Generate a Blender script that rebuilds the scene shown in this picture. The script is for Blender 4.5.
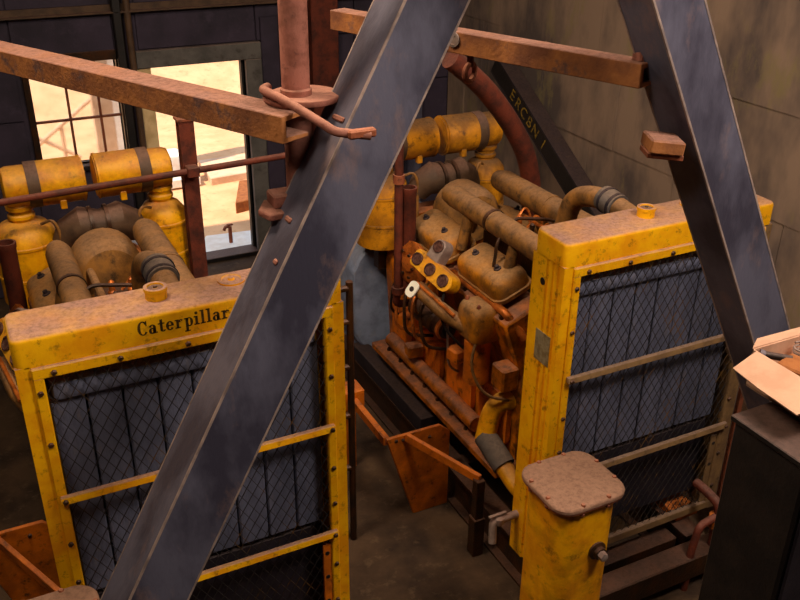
import bpy, bmesh, math, random
from mathutils import Vector, Matrix
random.seed(7)
for o in list(bpy.data.objects): bpy.data.objects.remove(o, do_unlink=True)
S = bpy.context.scene
COL = S.collection
PI = math.pi

# ------------------------------------------------------------------ camera, world, light
cd = bpy.data.cameras.new('camera'); cam = bpy.data.objects.new('camera', cd); COL.objects.link(cam)
cd.sensor_width = 36; cd.lens = 40.5; cd.clip_start = .05; cd.clip_end = 200
right = Vector((0.89544, -0.44508, 0.00935)); down = Vector((-0.19322, -0.40748, -0.89254)); fwd = Vector((0.40106, 0.79741, -0.45088))
m3 = Matrix((right, -down, -fwd)).transposed()
cam.matrix_world = Matrix.Translation((-0.008, -3.371, 4.172)) @ m3.to_4x4()
S.camera = cam
S.view_settings.view_transform = 'Standard'; S.view_settings.look = 'None'
S.view_settings.gamma = 1; S.view_settings.exposure = -0.12
S.view_settings.use_curve_mapping = False

W = bpy.data.worlds.new('world'); S.world = W; W.use_nodes = True
wn = W.node_tree; bg = wn.nodes['Background']
bg.inputs['Color'].default_value = (0.72, 0.82, 1.0, 1); bg.inputs['Strength'].default_value = 1.3

def sun(direction, e, col, ang=0.6):
    l = bpy.data.lights.new('sun', 'SUN'); l.energy = e; l.color = col; l.angle = math.radians(ang)
    o = bpy.data.objects.new('sun', l); COL.objects.link(o); o.rotation_euler = Vector(direction).to_track_quat('-Z', 'Y').to_euler()
def area(name, loc, target, size, e, col, spread=180):
    l = bpy.data.lights.new(name, 'AREA'); l.shape = 'DISK'; l.size = size; l.energy = e; l.color = col
    l.spread = math.radians(spread)
    o = bpy.data.objects.new(name, l); COL.objects.link(o); o.location = loc
    d = Vector(target) - Vector(loc); o.rotation_euler = d.to_track_quat('-Z', 'Y').to_euler()
sun((.50, .13, -.85), 6.5, (1.0, .82, .64))
area('added_overhead_light', (3.1, -2.7, 5.85), (2.0, .4, 1.8), 1.3, 255, (1.0, .86, .70))  # main light, added out of view above for the radiator fronts and tops
area('added_overhead_light', (2.3, -.3, 5.85), (2.2, .8, 1.0), 1.0, 55, (1.0, .82, .62))  # weak light added overhead to brighten the engine tops
area('added_overhead_light', (-.9, -2.1, 5.85), (1.4, .8, 1.6), 1.0, 85, (1.0, .82, .60))  # light added at left to brighten the right radiator's side post
area('added_overhead_light', (.1, .5, 5.6), (2.6, 1.1, 1.0), .8, 120, (1.0, .80, .56))  # light added above the left engine to brighten the right engine's side

# ------------------------------------------------------------------ helpers
def box(bm, a, b, bev=0, seg=1, M=None):
    x0, y0, z0 = a; x1, y1, z1 = b
    vs = [bm.verts.new(p) for p in ((x0,y0,z0),(x1,y0,z0),(x1,y1,z0),(x0,y1,z0),(x0,y0,z1),(x1,y0,z1),(x1,y1,z1),(x0,y1,z1))]
    fs = [bm.faces.new([vs[i] for i in q]) for q in ((0,3,2,1),(4,5,6,7),(0,1,5,4),(1,2,6,5),(2,3,7,6),(3,0,4,7))]
    if bev:
        es = {e for f in fs for e in f.edges}
        r = bmesh.ops.bevel(bm, geom=list(es), offset=bev, segments=seg, profile=.5, affect='EDGES')
        vs = list({v for f in r['faces'] for v in f.verts} | {v for v in vs if v.is_valid})
    if M is not None:
        for v in vs: v.co = M @ v.co
    return bm
def cbox(bm, c, s, bev=0, seg=1, R=None):
    h = [k/2 for k in s]
    M = Matrix.Translation(c) @ (R.to_4x4() if R is not None else Matrix())
    return box(bm, (-h[0],-h[1],-h[2]), (h[0],h[1],h[2]), bev, seg, M)
def ring(bm, c, u, v, r, n):
    return [bm.verts.new(c + u*(r*math.cos(2*PI*i/n)) + v*(r*math.sin(2*PI*i/n))) for i in range(n)]
def bridge(bm, a, b):
    n = len(a)
    for i in range(n): bm.faces.new((a[i], a[(i+1)%n], b[(i+1)%n], b[i]))
def tube(bm, pts, r, n=12, cap=True):
    pts = [Vector(p) for p in pts]; rs = r if isinstance(r, (list, tuple)) else [r]*len(pts)
    t = (pts[1]-pts[0]).normalized()
    u = t.orthogonal().normalized(); prev = None; first = None
    for i, p in enumerate(pts):
        if i == 0: d = t
        elif i == len(pts)-1: d = (pts[i]-pts[i-1]).normalized()
        else: d = ((pts[i]-pts[i-1]).normalized() + (pts[i+1]-pts[i]).normalized()).normalized()
        u = (u - d*u.dot(d)).normalized(); v = d.cross(u)
        k = ring(bm, p, u, v, rs[i], n)
        if prev: bridge(bm, prev, k)
        else: first = k
        prev = k
    if cap:
        bm.faces.new(list(reversed(first))); bm.faces.new(prev)
    return bm
def bend(pts, r, k=6):
    pts = [Vector(p) for p in pts]; out = [pts[0]]
    for i in range(1, len(pts)-1):
        a, b, c = pts[i-1], pts[i], pts[i+1]
        d1 = (a-b); d2 = (c-b); rr = min(r, d1.length*.49, d2.length*.49)
        p, q = b + d1.normalized()*rr, b + d2.normalized()*rr
        for j in range(k+1):
            s = j/k; out.append(p*(1-s)**2 + b*(2*s*(1-s)) + q*s*s)
    out.append(pts[-1]); return out
def lathe(bm, prof, o, ax, n=24, cap=True):
    o = Vector(o); ax = Vector(ax).normalized(); u = ax.orthogonal().normalized(); v = ax.cross(u); prev = None
    for i, (r, h) in enumerate(prof):
        k = ring(bm, o + ax*h, u, v, max(r, 1e-4), n)
        if prev: bridge(bm, prev, k)
        elif cap: bm.faces.new(list(reversed(k)))
        prev = k
    if cap: bm.faces.new(prev)
    return bm
def prism(bm, poly, o, u, v, w, bev=0, seg=1):
    """extrude the 2-D outline poly (in axes u, v at o) along the vector w"""
    o, u, v, w = Vector(o), Vector(u), Vector(v), Vector(w)
    a = [bm.verts.new(o + u*p[0] + v*p[1]) for p in poly]; b = [bm.verts.new(x.co + w) for x in a]
    fs = [bm.faces.new(list(reversed(a))), bm.faces.new(b)]
    n = len(a)
    for i in range(n): fs.append(bm.faces.new((a[i], a[(i+1)%n], b[(i+1)%n], b[i])))
    if bev: bmesh.ops.bevel(bm, geom=list({e for f in fs for e in f.edges}), offset=bev, segments=seg, affect='EDGES')
    return bm
def rrect(hx, hy, r, k=5):
    out = []
    for cx, cy, a0 in ((hx-r,hy-r,0),(-hx+r,hy-r,90),(-hx+r,-hy+r,180),(hx-r,-hy+r,270)):
        for j in range(k+1):
            a = math.radians(a0 + 90*j/k); out.append((cx+r*math.cos(a), cy+r*math.sin(a)))
    return out
def dome(bm, hx, hy, r, levels, k=5, M=None):
    """rounded slab: rounded-rectangle rings, levels = (height, inset) from bottom to top"""
    prev = first = None; allv = []
    for z, ins in levels:
        q = [bm.verts.new((x, y, z)) for x, y in rrect(hx-ins, hy-ins, max(r-ins*.6, .004), k)]; allv += q
        if prev: bridge(bm, prev, q)
        else: first = q
        prev = q
    bm.faces.new(list(reversed(first))); bm.faces.new(prev)
    if M is not None:
        for v in allv: v.co = M @ v.co
    return bm
def B(): return bmesh.new()
def mesh_of(name, bm, mat, ang=35):
    bmesh.ops.recalc_face_normals(bm, faces=bm.faces)
    me = bpy.data.meshes.new(name); bm.to_mesh(me); bm.free()
    me.polygons.foreach_set('use_smooth', [True]*len(me.polygons)); me.set_sharp_from_angle(angle=math.radians(ang))
    me.materials.append(mat); return me
def obj(name, bm, mat, parent=None, loc=(0,0,0), rot=None, label=None, kind=None, ang=35):
    me = bm if isinstance(bm, bpy.types.Mesh) else mesh_of(name, bm, mat, ang)
    o = bpy.data.objects.new(name, me); COL.objects.link(o); o.location = loc
    if rot is not None: o.rotation_euler = rot
    if parent is not None: o.parent = parent
    if label: o['label'] = label
    if kind: o['kind'] = kind
    return o
def tag(o, label, cat, group=None):
    o['label'] = label; o['category'] = cat
    if group: o['group'] = group
    return o
def thing(name, label, cat, loc=(0,0,0), rotz=0, group=None):
    o = bpy.data.objects.new(name, None); COL.objects.link(o); o.location = loc; o.rotation_euler = (0,0,rotz); o.empty_display_size = .1
    return tag(o, label, cat, group)

# ------------------------------------------------------------------ materials
def srgb(r, g, b):
    f = lambda c: (c/255/12.92) if c/255 <= .04045 else ((c/255+.055)/1.055)**2.4
    return (f(r), f(g), f(b), 1)
DUST = srgb(164, 123, 110)
def material(name, base, rough=.6, metal=0, second=None, scale=5, amt=.5, third=None, tscale=14, tamt=.3, dust=0, bump=.15, bscale=60, dustcol=None, stretch=(1,1,1), grime=0, gcol=None):
    m = bpy.data.materials.new(name); m.use_nodes = True; nt = m.node_tree; N = nt.nodes; L = nt.links
    bs = N['Principled BSDF']; bs.inputs['Roughness'].default_value = rough; bs.inputs['Metallic'].default_value = metal
    bs.inputs['Specular IOR Level'].default_value = .35
    tc = N.new('ShaderNodeTexCoord'); mp = N.new('ShaderNodeMapping'); mp.inputs['Scale'].default_value = stretch
    geo = N.new('ShaderNodeNewGeometry'); L.new(geo.outputs['Position'], mp.inputs['Vector'])
    def noise(sc, det=5, ro=.6):
        n = N.new('ShaderNodeTexNoise'); n.inputs['Scale'].default_value = sc; n.inputs['Detail'].default_value = det; n.inputs['Roughness'].default_value = ro
        L.new(mp.outputs['Vector'], n.inputs['Vector']); return n.outputs['Fac']
    def remap(sock, a, b, lo=0, hi=1):
        r = N.new('ShaderNodeMapRange'); r.inputs['From Min'].default_value = a; r.inputs['From Max'].default_value = b
        r.inputs['To Min'].default_value = lo; r.inputs['To Max'].default_value = hi; L.new(sock, r.inputs['Value']); return r.outputs['Result']
    def mix(fac, a, b):
        x = N.new('ShaderNodeMix'); x.data_type = 'RGBA'; L.new(fac, x.inputs['Factor'])
        for s, k in ((a, 6), (b, 7)):
            if isinstance(s, tuple): x.inputs[k].default_value = s
            else: L.new(s, x.inputs[k])
        return x.outputs[2]
    col = base
    if second: col = mix(remap(noise(scale), .42, .62, 0, amt), col, second)
    if third: col = mix(remap(noise(tscale, 8, .7), .55, .66, 0, tamt), col, third)
    if grime: col = mix(remap(noise(3.3, 10, .72), .46, .60, 0, grime), col, gcol or srgb(30,19,12))
    if dust:
        sx = N.new('ShaderNodeSeparateXYZ'); L.new(geo.outputs['Normal'], sx.inputs[0])
        up = remap(sx.outputs['Z'], .35, .85)
        mul = N.new('ShaderNodeMath'); mul.operation = 'MULTIPLY'; L.new(up, mul.inputs[0]); L.new(remap(noise(7, 6), .3, .6, dust*.7, dust), mul.inputs[1])
        dc = dustcol or DUST; dk = tuple(c*.5 for c in dc[:3])+(1,)
        col = mix(mul.outputs[0], col, mix(remap(noise(42, 8, .75), .44, .62, 0, .85), dc, dk))
        rr = mix(mul.outputs[0], (rough,)*3+(1,), (.95,)*3+(1,)); L.new(rr, bs.inputs['Roughness'])
    if isinstance(col, tuple): bs.inputs['Base Color'].default_value = col
    else: L.new(col, bs.inputs['Base Color'])
    if bump:
        bp = N.new('ShaderNodeBump'); bp.inputs['Strength'].default_value = bump; bp.inputs['Distance'].default_value = .01
        L.new(noise(bscale, 4), bp.inputs['Height']); L.new(bp.outputs['Normal'], bs.inputs['Normal'])
    return m
M = {}
M['yellow'] = material('yellow_paint', srgb(244,178,0), .5, 0, srgb(222,136,0), 6, .7, srgb(90,52,14), 20, .6, dust=.97, bump=.12)
M['cleaner'] = material('air_cleaner_paint', srgb(240,168,0), .45, 0, srgb(208,122,4), 7, .7, srgb(70,42,16), 11, .6, dust=.35, bump=.1, grime=0.35)
M['orange'] = material('orange_paint', srgb(222,116,8), .6, 0, srgb(170,78,8), 8, .6, srgb(52,30,12), 14, .8, dust=.2, bump=.15, grime=0.35)
M['engine'] = material('oily_engine_paint', srgb(206,112,8), .36, 0, srgb(96,50,10), 8, .85, srgb(26,16,8), 13, .8, dust=.5, bump=.3, grime=.5)
M['cover'] = material('dusty_cover_paint', srgb(205,128,20), .6, 0, srgb(150,110,72), 6, .8, srgb(60,40,24), 16, .7, dust=.8, bump=.2, dustcol=srgb(160,122,84), grime=0.6)
M['pipe'] = material('dusty_tan_pipe', srgb(158,106,46), .65, 0, srgb(112,80,48), 8, .8, srgb(46,30,18), 16, .7, dust=.7, bump=.25, dustcol=srgb(160,120,88), grime=0.55)
M['darkoil'] = material('oily_dark_iron', srgb(44,30,20), .35, .2, srgb(84,46,16), 9, .6, srgb(14,10,8), 18, .6, dust=.25, bump=.3)
M['brown'] = material('brown_duct', srgb(86,62,44), .6, 0, srgb(52,36,26), 8, .7, None, dust=.4, bump=.25)
M['copper'] = material('coppery_rust', srgb(206,112,44), .35, .4, srgb(90,40,14), 12, .7, srgb(30,16,8), 22, .7, bump=.3)
M['rust'] = material('rust_steel', srgb(140,74,46), .75, 0, srgb(96,44,26), 9, .8, srgb(54,28,18), 20, .7, dust=.75, bump=.35, dustcol=srgb(184,124,100))
M['rustpink'] = material('pinkish_rust_steel', srgb(150,92,78), .8, 0, srgb(112,62,48), 14, .8, srgb(80,42,34), 30, .6, dust=.6, bump=.25, dustcol=srgb(170,122,104), grime=0.3, gcol=srgb(92,60,46))
M['rustbeam'] = material('rusty_beam', srgb(158,98,52), .75, 0, srgb(104,60,40), 5, .9, srgb(72,58,64), 8, .8, dust=.95, bump=.4, dustcol=srgb(140,100,88))
M['rustred'] = material('red_rust_steel', srgb(102,42,24), .75, 0, srgb(56,24,18), 8, .8, srgb(34,16,12), 18, .5, dust=.3, bump=.3)
M['steel'] = material('blue_grey_steel', srgb(94,92,110), .42, .2, srgb(54,51,66), 4, .9, srgb(150,118,108), 3.2, .45, dust=.5, bump=.12, dustcol=srgb(124,106,104), stretch=(1,1,.5))
M['worn'] = material('worn_bright_edge', srgb(168,146,138), .5, .3, srgb(110,96,94), 10, .8, bump=.1)
M['darksteel'] = material('dark_steel', srgb(48,42,52), .55, .2, srgb(30,26,34), 5, .7, srgb(70,56,52), 14, .4, dust=.4, bump=.15, dustcol=srgb(110,84,72))
M['core'] = material('radiator_core', srgb(110,112,136), .6, .1, srgb(80,82,102), 6, .7, srgb(130,118,118), 26, .4, dust=.8, bump=.5, bscale=110, dustcol=srgb(170,158,156), stretch=(1,1,.35))
M['mesh'] = material('mesh_wire', srgb(52,46,46), .6, .2, srgb(32,28,30), 12, .7, srgb(140,96,30), 5, .6, bump=0)
M['black'] = material('black_iron', srgb(24,20,20), .5, 0, srgb(38,30,28), 8, .6, dust=.25, bump=.2)
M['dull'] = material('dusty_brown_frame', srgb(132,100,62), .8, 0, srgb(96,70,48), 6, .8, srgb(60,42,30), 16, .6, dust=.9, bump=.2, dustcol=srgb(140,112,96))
M['drum'] = material('dusty_shaded_yellow', srgb(206,134,6), .6, 0, srgb(150,92,14), 7, .8, srgb(58,36,16), 11, .7, dust=.9, bump=.15, grime=.5, dustcol=srgb(112,80,50))  # dustier copy of the air cleaner paint, also darkened to imitate weaker light
M['ink'] = material('black_lettering', srgb(44,30,12), .7, 0, srgb(110,72,16), 22, .55, bump=0)
M['yellowink'] = material('yellow_stencil', srgb(150,118,36), .7, 0, srgb(50,40,24), 26, .9, bump=0)
M['blue'] = material('blue_grey_paint', srgb(160,172,206), .38, 0, srgb(92,102,130), 5, .6, srgb(170,160,160), 9, .3, dust=.5, bump=.1, dustcol=srgb(150,146,150))
M['hose'] = material('grey_rubber_hose', srgb(96,86,82), .8, 0, srgb(66,58,56), 12, .6, dust=.5, bump=.3, dustcol=srgb(140,116,100))
M['dustcover'] = material('dusty_cover_plate', srgb(150,112,92), .95, 0, srgb(128,92,74), 9, .7, srgb(168,130,108), 26, .5, dust=.8, bump=.35, dustcol=srgb(154,116,96), grime=0.25, gcol=srgb(92,60,46))
M['gauge'] = material('gauge_glass', srgb(70,44,40), .25, 0, srgb(120,84,70), 60, .5, bump=0)
M['gasket'] = material('pale_gasket', srgb(238,230,214), .6, bump=0)
M['aluminium'] = material('grey_aluminium', srgb(150,130,122), .5, .2, srgb(110,94,88), 14, .6, dust=.4, bump=.2)
M['plate'] = material('worn_nameplate', srgb(150,134,104), .5, .2, srgb(108,84,44), 26, .8, srgb(76,74,84), 18, .7, bump=.1)
M['wallr'] = material('grimy_wall_sheet', srgb(152,126,108), .8, .1, srgb(88,76,74), 1.6, .95, srgb(142,126,84), 2.6, .7, bump=.2, stretch=(1,1,.45))
M['wallb'] = material('dark_wall_sheet', srgb(56,46,62), .75, 0, srgb(34,28,40), 2, .8, srgb(72,60,78), 6, .4, bump=.2)
M['trim'] = material('grey_green_trim', srgb(98,92,88), .75, 0, srgb(66,62,60), 4, .7, srgb(52,40,36), 10, .5, dust=.3, bump=.2)
M['cream'] = material('cream_post_paint', srgb(232,200,150), .8, 0, srgb(186,150,100), 6, .6, srgb(206,196,116), 4, .4, bump=.15)
M['floor'] = material('stained_concrete', srgb(84,62,44), .9, 0, srgb(44,30,22), 1.6, .95, srgb(104,82,60), 9, .5, bump=.3, bscale=40)
M['sand'] = material('sandy_ground', srgb(226,180,136), .95, 0, srgb(206,156,112), 2, .7, srgb(176,130,92), 9, .5, bump=.4, bscale=20)
M['hill'] = material('dry_hillside', srgb(206,170,118), .95, 0, srgb(170,146,88), 1.5, .8, srgb(150,112,76), 5, .6, bump=.5, bscale=10)
M['concrete'] = material('pale_concrete', srgb(224,190,160), .9, 0, srgb(196,156,126), 5, .6, bump=.2)
M['white'] = material('white_paint', srgb(244,240,234), .7, 0, srgb(220,206,190), 8, .5, bump=.05)
M['card'] = material('cardboard', srgb(200,156,130), .9, 0, srgb(180,132,106), 12, .5, bump=.1)
M['ply'] = material('brown_wood_block', srgb(156,94,48), .8, 0, srgb(120,66,32), 14, .7, bump=.25)
M['glass'] = material('window_glass', srgb(235,240,240), .05)
g = M['glass'].node_tree.nodes['Principled BSDF']; g.inputs['Transmission Weight'].default_value = 1; g.inputs['IOR'].default_value = 1.05

# ------------------------------------------------------------------ the setting
YB = 5.8; XR = 5.2; ZC = 6.0
def struct(name, bm, mat, parent=None, **k):
    o = obj(name, bm, mat, parent, **k)
    if parent is None: o['kind'] = 'structure'
    return o
struct('floor', box(B(), (-3.2,-6,-.2), (XR+.1,YB+.12,0)), M['floor'])
struct('ceiling', box(B(), (-3.2,-6,ZC), (XR+.1,YB+.12,ZC+.15)), M['wallb'])
struct('wall_left', box(B(), (-3.3,-6,0), (-3.2,YB+.12,ZC)), M['wallb'])
struct('wall_front', box(B(), (-3.3,-6.1,0), (XR+.1,-6,ZC)), M['wallb'])
# back wall with window and door openings
WX0, WX1, WZ0, WZ1 = .66, 1.47, 1.29, 2.30
DX0, DX1, DZ1 = 1.80, 2.77, 2.185
bm = B()
for a in ((-3.2,0,WX0,ZC),(WX0,0,WX1,WZ0),(WX0,WZ1,WX1,ZC),(WX1,0,DX0,ZC),(DX0,DZ1,DX1,ZC),(DX1,0,XR+.1,ZC)):
    box(bm, (a[0],YB,a[1]), (a[2],YB+.12,a[3]))
wb = struct('wall_back', bm, M['wallb'])
def sheet_b(x0, z0, x1, z1):
    dy = random.uniform(.0, .012)
    bm = box(B(), (x0+.006,YB-.022-dy,z0+.006), (x1-.006,YB+.002,z1-.006), .004); obj('wall_sheet', bm, M['wallb'], wb)
for z0, z1 in ((0,.7),(.7,WZ0-.06),(WZ0-.06,1.78),(1.78,2.36),(2.36,2.74),(2.80,3.5),(3.5,4.4)):
    for x0, x1 in ((-1.2,-.4),(-.4,.56),(.56,1.48),(1.70,2.9),(2.9,4.0),(4.0,5.18)):
        if x0 == .56 and WZ0-.06 <= z0 < 2.3: continue
        if x0 == 1.70 and z0 < 2.3: continue
        sheet_b(x0, z0, x1, z1)
# right wall of sheet panels
wr = struct('wall_right', box(B(), (XR,-6,0), (XR+.1,YB,ZC)), M['wallr'])
rows = [(0,.9),(.9,1.75),(1.75,2.52),(2.52,3.35),(3.35,4.4)]
for i, (z0, z1) in enumerate(rows):
    y = -.7 + .35*(i % 2)
    while y < YB-.3:
        y1 = min(y+1.15, YB-.03)
        bm = B(); d = .012 + .012*random.random(); t = random.uniform(-.006, .006)
        vs = [(XR-d-t, y+.004, z0+.004), (XR-d+t, y1-.004, z0+.004), (XR-d*.6+t, y1-.004, z1+.02), (XR-d*.6-t, y+.004, z1+.02)]
        a = [bm.verts.new(v) for v in vs]; b = [bm.verts.new((v[0]+.03, v[1], v[2])) for v in vs]
        bm.faces.new(a); bm.faces.new(list(reversed(b)))
        for k in range(4): bm.faces.new((a[k], b[k], b[(k+1)%4], a[(k+1)%4]))
        obj('wall_sheet', bm, M['wallr'], wr); y = y1
# trims of the back wall
struct('trim_1', prism(B(), [(0,0),(-.10,0),(-.10,.012),(-.012,.012),(-.012,.07),(0,.07)], (-3.1,YB-.02,2.735), (0,1,0), (0,0,1), (8.2,0,0)), M['brown'])
struct('trim_2', box(B(), (1.485,YB-.12,0), (1.565,YB-.02,4.2), .008), M['black'])
struct('trim_3', tube(B(), [(1.625,YB-.09,0),(1.625,YB-.09,4.2)], .032, 12), M['brown'])
struct('trim_4', box(B(), (1.66,YB-.03,0), (1.80,YB+.14,2.19), .006), M['cream'])
struct('trim_5', box(B(), (DX1+.17,YB-.07,0), (DX1+.36,YB-.02,2.6), .008), M['wallb'])
struct('trim_6', tube(B(), [(3.28,YB-.08,0),(3.28,YB-.08,4.2)], .045, 12), M['rustred'])
struct('trim_7', box(B(), (3.45,YB-.2,0), (3.75,YB-.03,4.0), .01), M['rustred'])
struct('trim_8', box(B(), (4.62,YB-.14,0), (4.8,YB-.04,4.0), .01), M['steel'])
w1 = thing('window_1', 'x', 'window', (0,0,0)); del w1['label']; del w1['category']; w1['kind'] = 'structure'
bm = B()
box(bm, (WX0-.06,YB-.05,WZ0-.06), (WX0,YB+.13,WZ1+.06), .005); box(bm, (WX1,YB-.05,WZ0-.06), (WX1+.012,YB+.13,WZ1+.06), .005)
box(bm, (WX0-.06,YB-.06,WZ1), (WX1+.01,YB+.13,WZ1+.09), .005)
obj('window_frame', bm, M['darkoil'], w1); obj('window_sill', box(B(), (WX0-.08,YB-.09,WZ0-.05), (WX1+.01,YB+.13,WZ0), .006), M['black'], w1)
xs = [WX0, .985, 1.275, WX1]; zs = [WZ0, 1.735, 2.18, WZ1]
for x in xs[1:3]: obj('muntin', box(B(), (x-.011,YB+.03,WZ0), (x+.011,YB+.07,WZ1)), M['rust'], w1)
for z in zs[1:3]: obj('muntin', box(B(), (WX0,YB+.032,z-.010), (WX1,YB+.068,z+.010)), M['rust'], w1)
for i in range(3):
    for j in range(3): obj('pane', box(B(), (xs[i]+.011,YB+.048,zs[j]+.01), (xs[i+1]-.011,YB+.052,zs[j+1]-.01)), M['glass'], w1)
d1 = thing('door_1', 'x', 'door'); del d1['label']; del d1['category']; d1['kind'] = 'structure'
obj('door_head', box(B(), (1.66,YB-.06,DZ1), (DX1+.17,YB+.13,DZ1+.17), .008), M['trim'], d1)
obj('door_jamb', box(B(), (DX1,YB-.06,0), (DX1+.17,YB+.13,DZ1), .008), M['trim'], d1)
obj('door_stop', box(B(), (DX1-.025,YB+.06,0), (DX1,YB+.13,DZ1)), M['black'], d1)
obj('door_sill', box(B(), (DX0,YB-.08,0), (DX1,YB+.14,.05), .006), M['black'], d1)
# outdoors
gb = B(); nx, ny = 30, 34
vv = [[gb.verts.new((-12+i*1.0, YB+.12+j*.8, -.02+random.uniform(-.015,.015) + max(0, (j*.8-5.6-.12*(i-15)))*.42*(1+.1*math.sin(i*1.3+j)))) for i in range(nx)] for j in range(ny)]
for j in range(ny-1):
    for i in range(nx-1): gb.faces.new((vv[j][i], vv[j][i+1], vv[j+1][i+1], vv[j+1][i]))
struct('ground', gb, M['sand'], ang=80)

# ------------------------------------------------------------------ radiators
RB = [1.67, 1.02]
bolt_me = mesh_of('bolt', lathe(B(), [(.013,0),(.013,.006),(.009,.011)], (0,0,0), (0,-1,0), 6), M['darkoil'])
bolt_up = mesh_of('bolt', lathe(B(), [(.014,0),(.014,.01),(.009,.02),(.006,.026)], (0,0,0), (0,0,1), 6), M['rust'])
def letters():
    """the slab-serif word on the header tank, unit cap height"""
    def arc(bm, cx, cy, rx, ry, a0, a1, t0=.2, t1=.09, k=14):
        p = []
        for j in range(k+1):
            a = math.radians(a0 + (a1-a0)*j/k); w = t1 + (t0-t1)*abs(math.cos(a))
            c, s = math.cos(a), math.sin(a)
            p.append((bm.verts.new((cx+rx*c, 0, cy+ry*s)), bm.verts.new((cx+(rx-w)*c, 0, cy+(ry-w*.8)*s))))
        for (a, b), (c, d) in zip(p, p[1:]): bm.faces.new((a, c, d, b))
    def rc(bm, x0, y0, x1, y1):
        bm.faces.new([bm.verts.new((x, 0, y)) for x, y in ((x0,y0),(x1,y0),(x1,y1),(x0,y1))])
    def C(b): arc(b,.36,.5,.36,.52,38,322); rc(b,.56,.62,.64,1.0)
    def A(b): arc(b,.24,.2,.24,.22,0,360); rc(b,.32,0,.5,.48); arc(b,.26,.44,.24,.22,0,165); rc(b,.46,0,.6,.09)
    def T(b): rc(b,.14,.1,.32,.9); rc(b,0,.56,.46,.65); arc(b,.33,.14,.19,.15,180,350)
    def E(b): arc(b,.28,.32,.28,.34,0,325); rc(b,.1,.29,.55,.37)
    def Rr(b): rc(b,.1,0,.28,.64); rc(b,0,0,.4,.09); rc(b,0,.55,.2,.64); arc(b,.42,.4,.2,.24,40,170)
    def P(b): rc(b,.1,-.36,.28,.64); rc(b,0,-.36,.4,-.27); rc(b,0,.55,.2,.64); arc(b,.36,.32,.26,.34,-150,150)
    def I(b): rc(b,.1,0,.28,.64); rc(b,0,0,.38,.09); rc(b,0,.55,.2,.64); arc(b,.19,.86,.11,.11,0,360,.1,.1)
    def Ll(b): rc(b,.1,0,.28,1.0); rc(b,0,0,.38,.09); rc(b,0,.91,.2,1.0)
    x = 0; out = []
    for fn, w in ((C,.80),(A,.70),(T,.58),(E,.68),(Rr,.70),(P,.74),(I,.48),(Ll,.48),(Ll,.48),(A,.70),(Rr,.7)):
        b = B(); fn(b); r = bmesh.ops.extrude_face_region(b, geom=b.faces[:])
        for v in r['geom']:
            if isinstance(v, bmesh.types.BMVert): v.co.y -= .05
        out.append((x, b)); x += w
    return out, x
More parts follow.
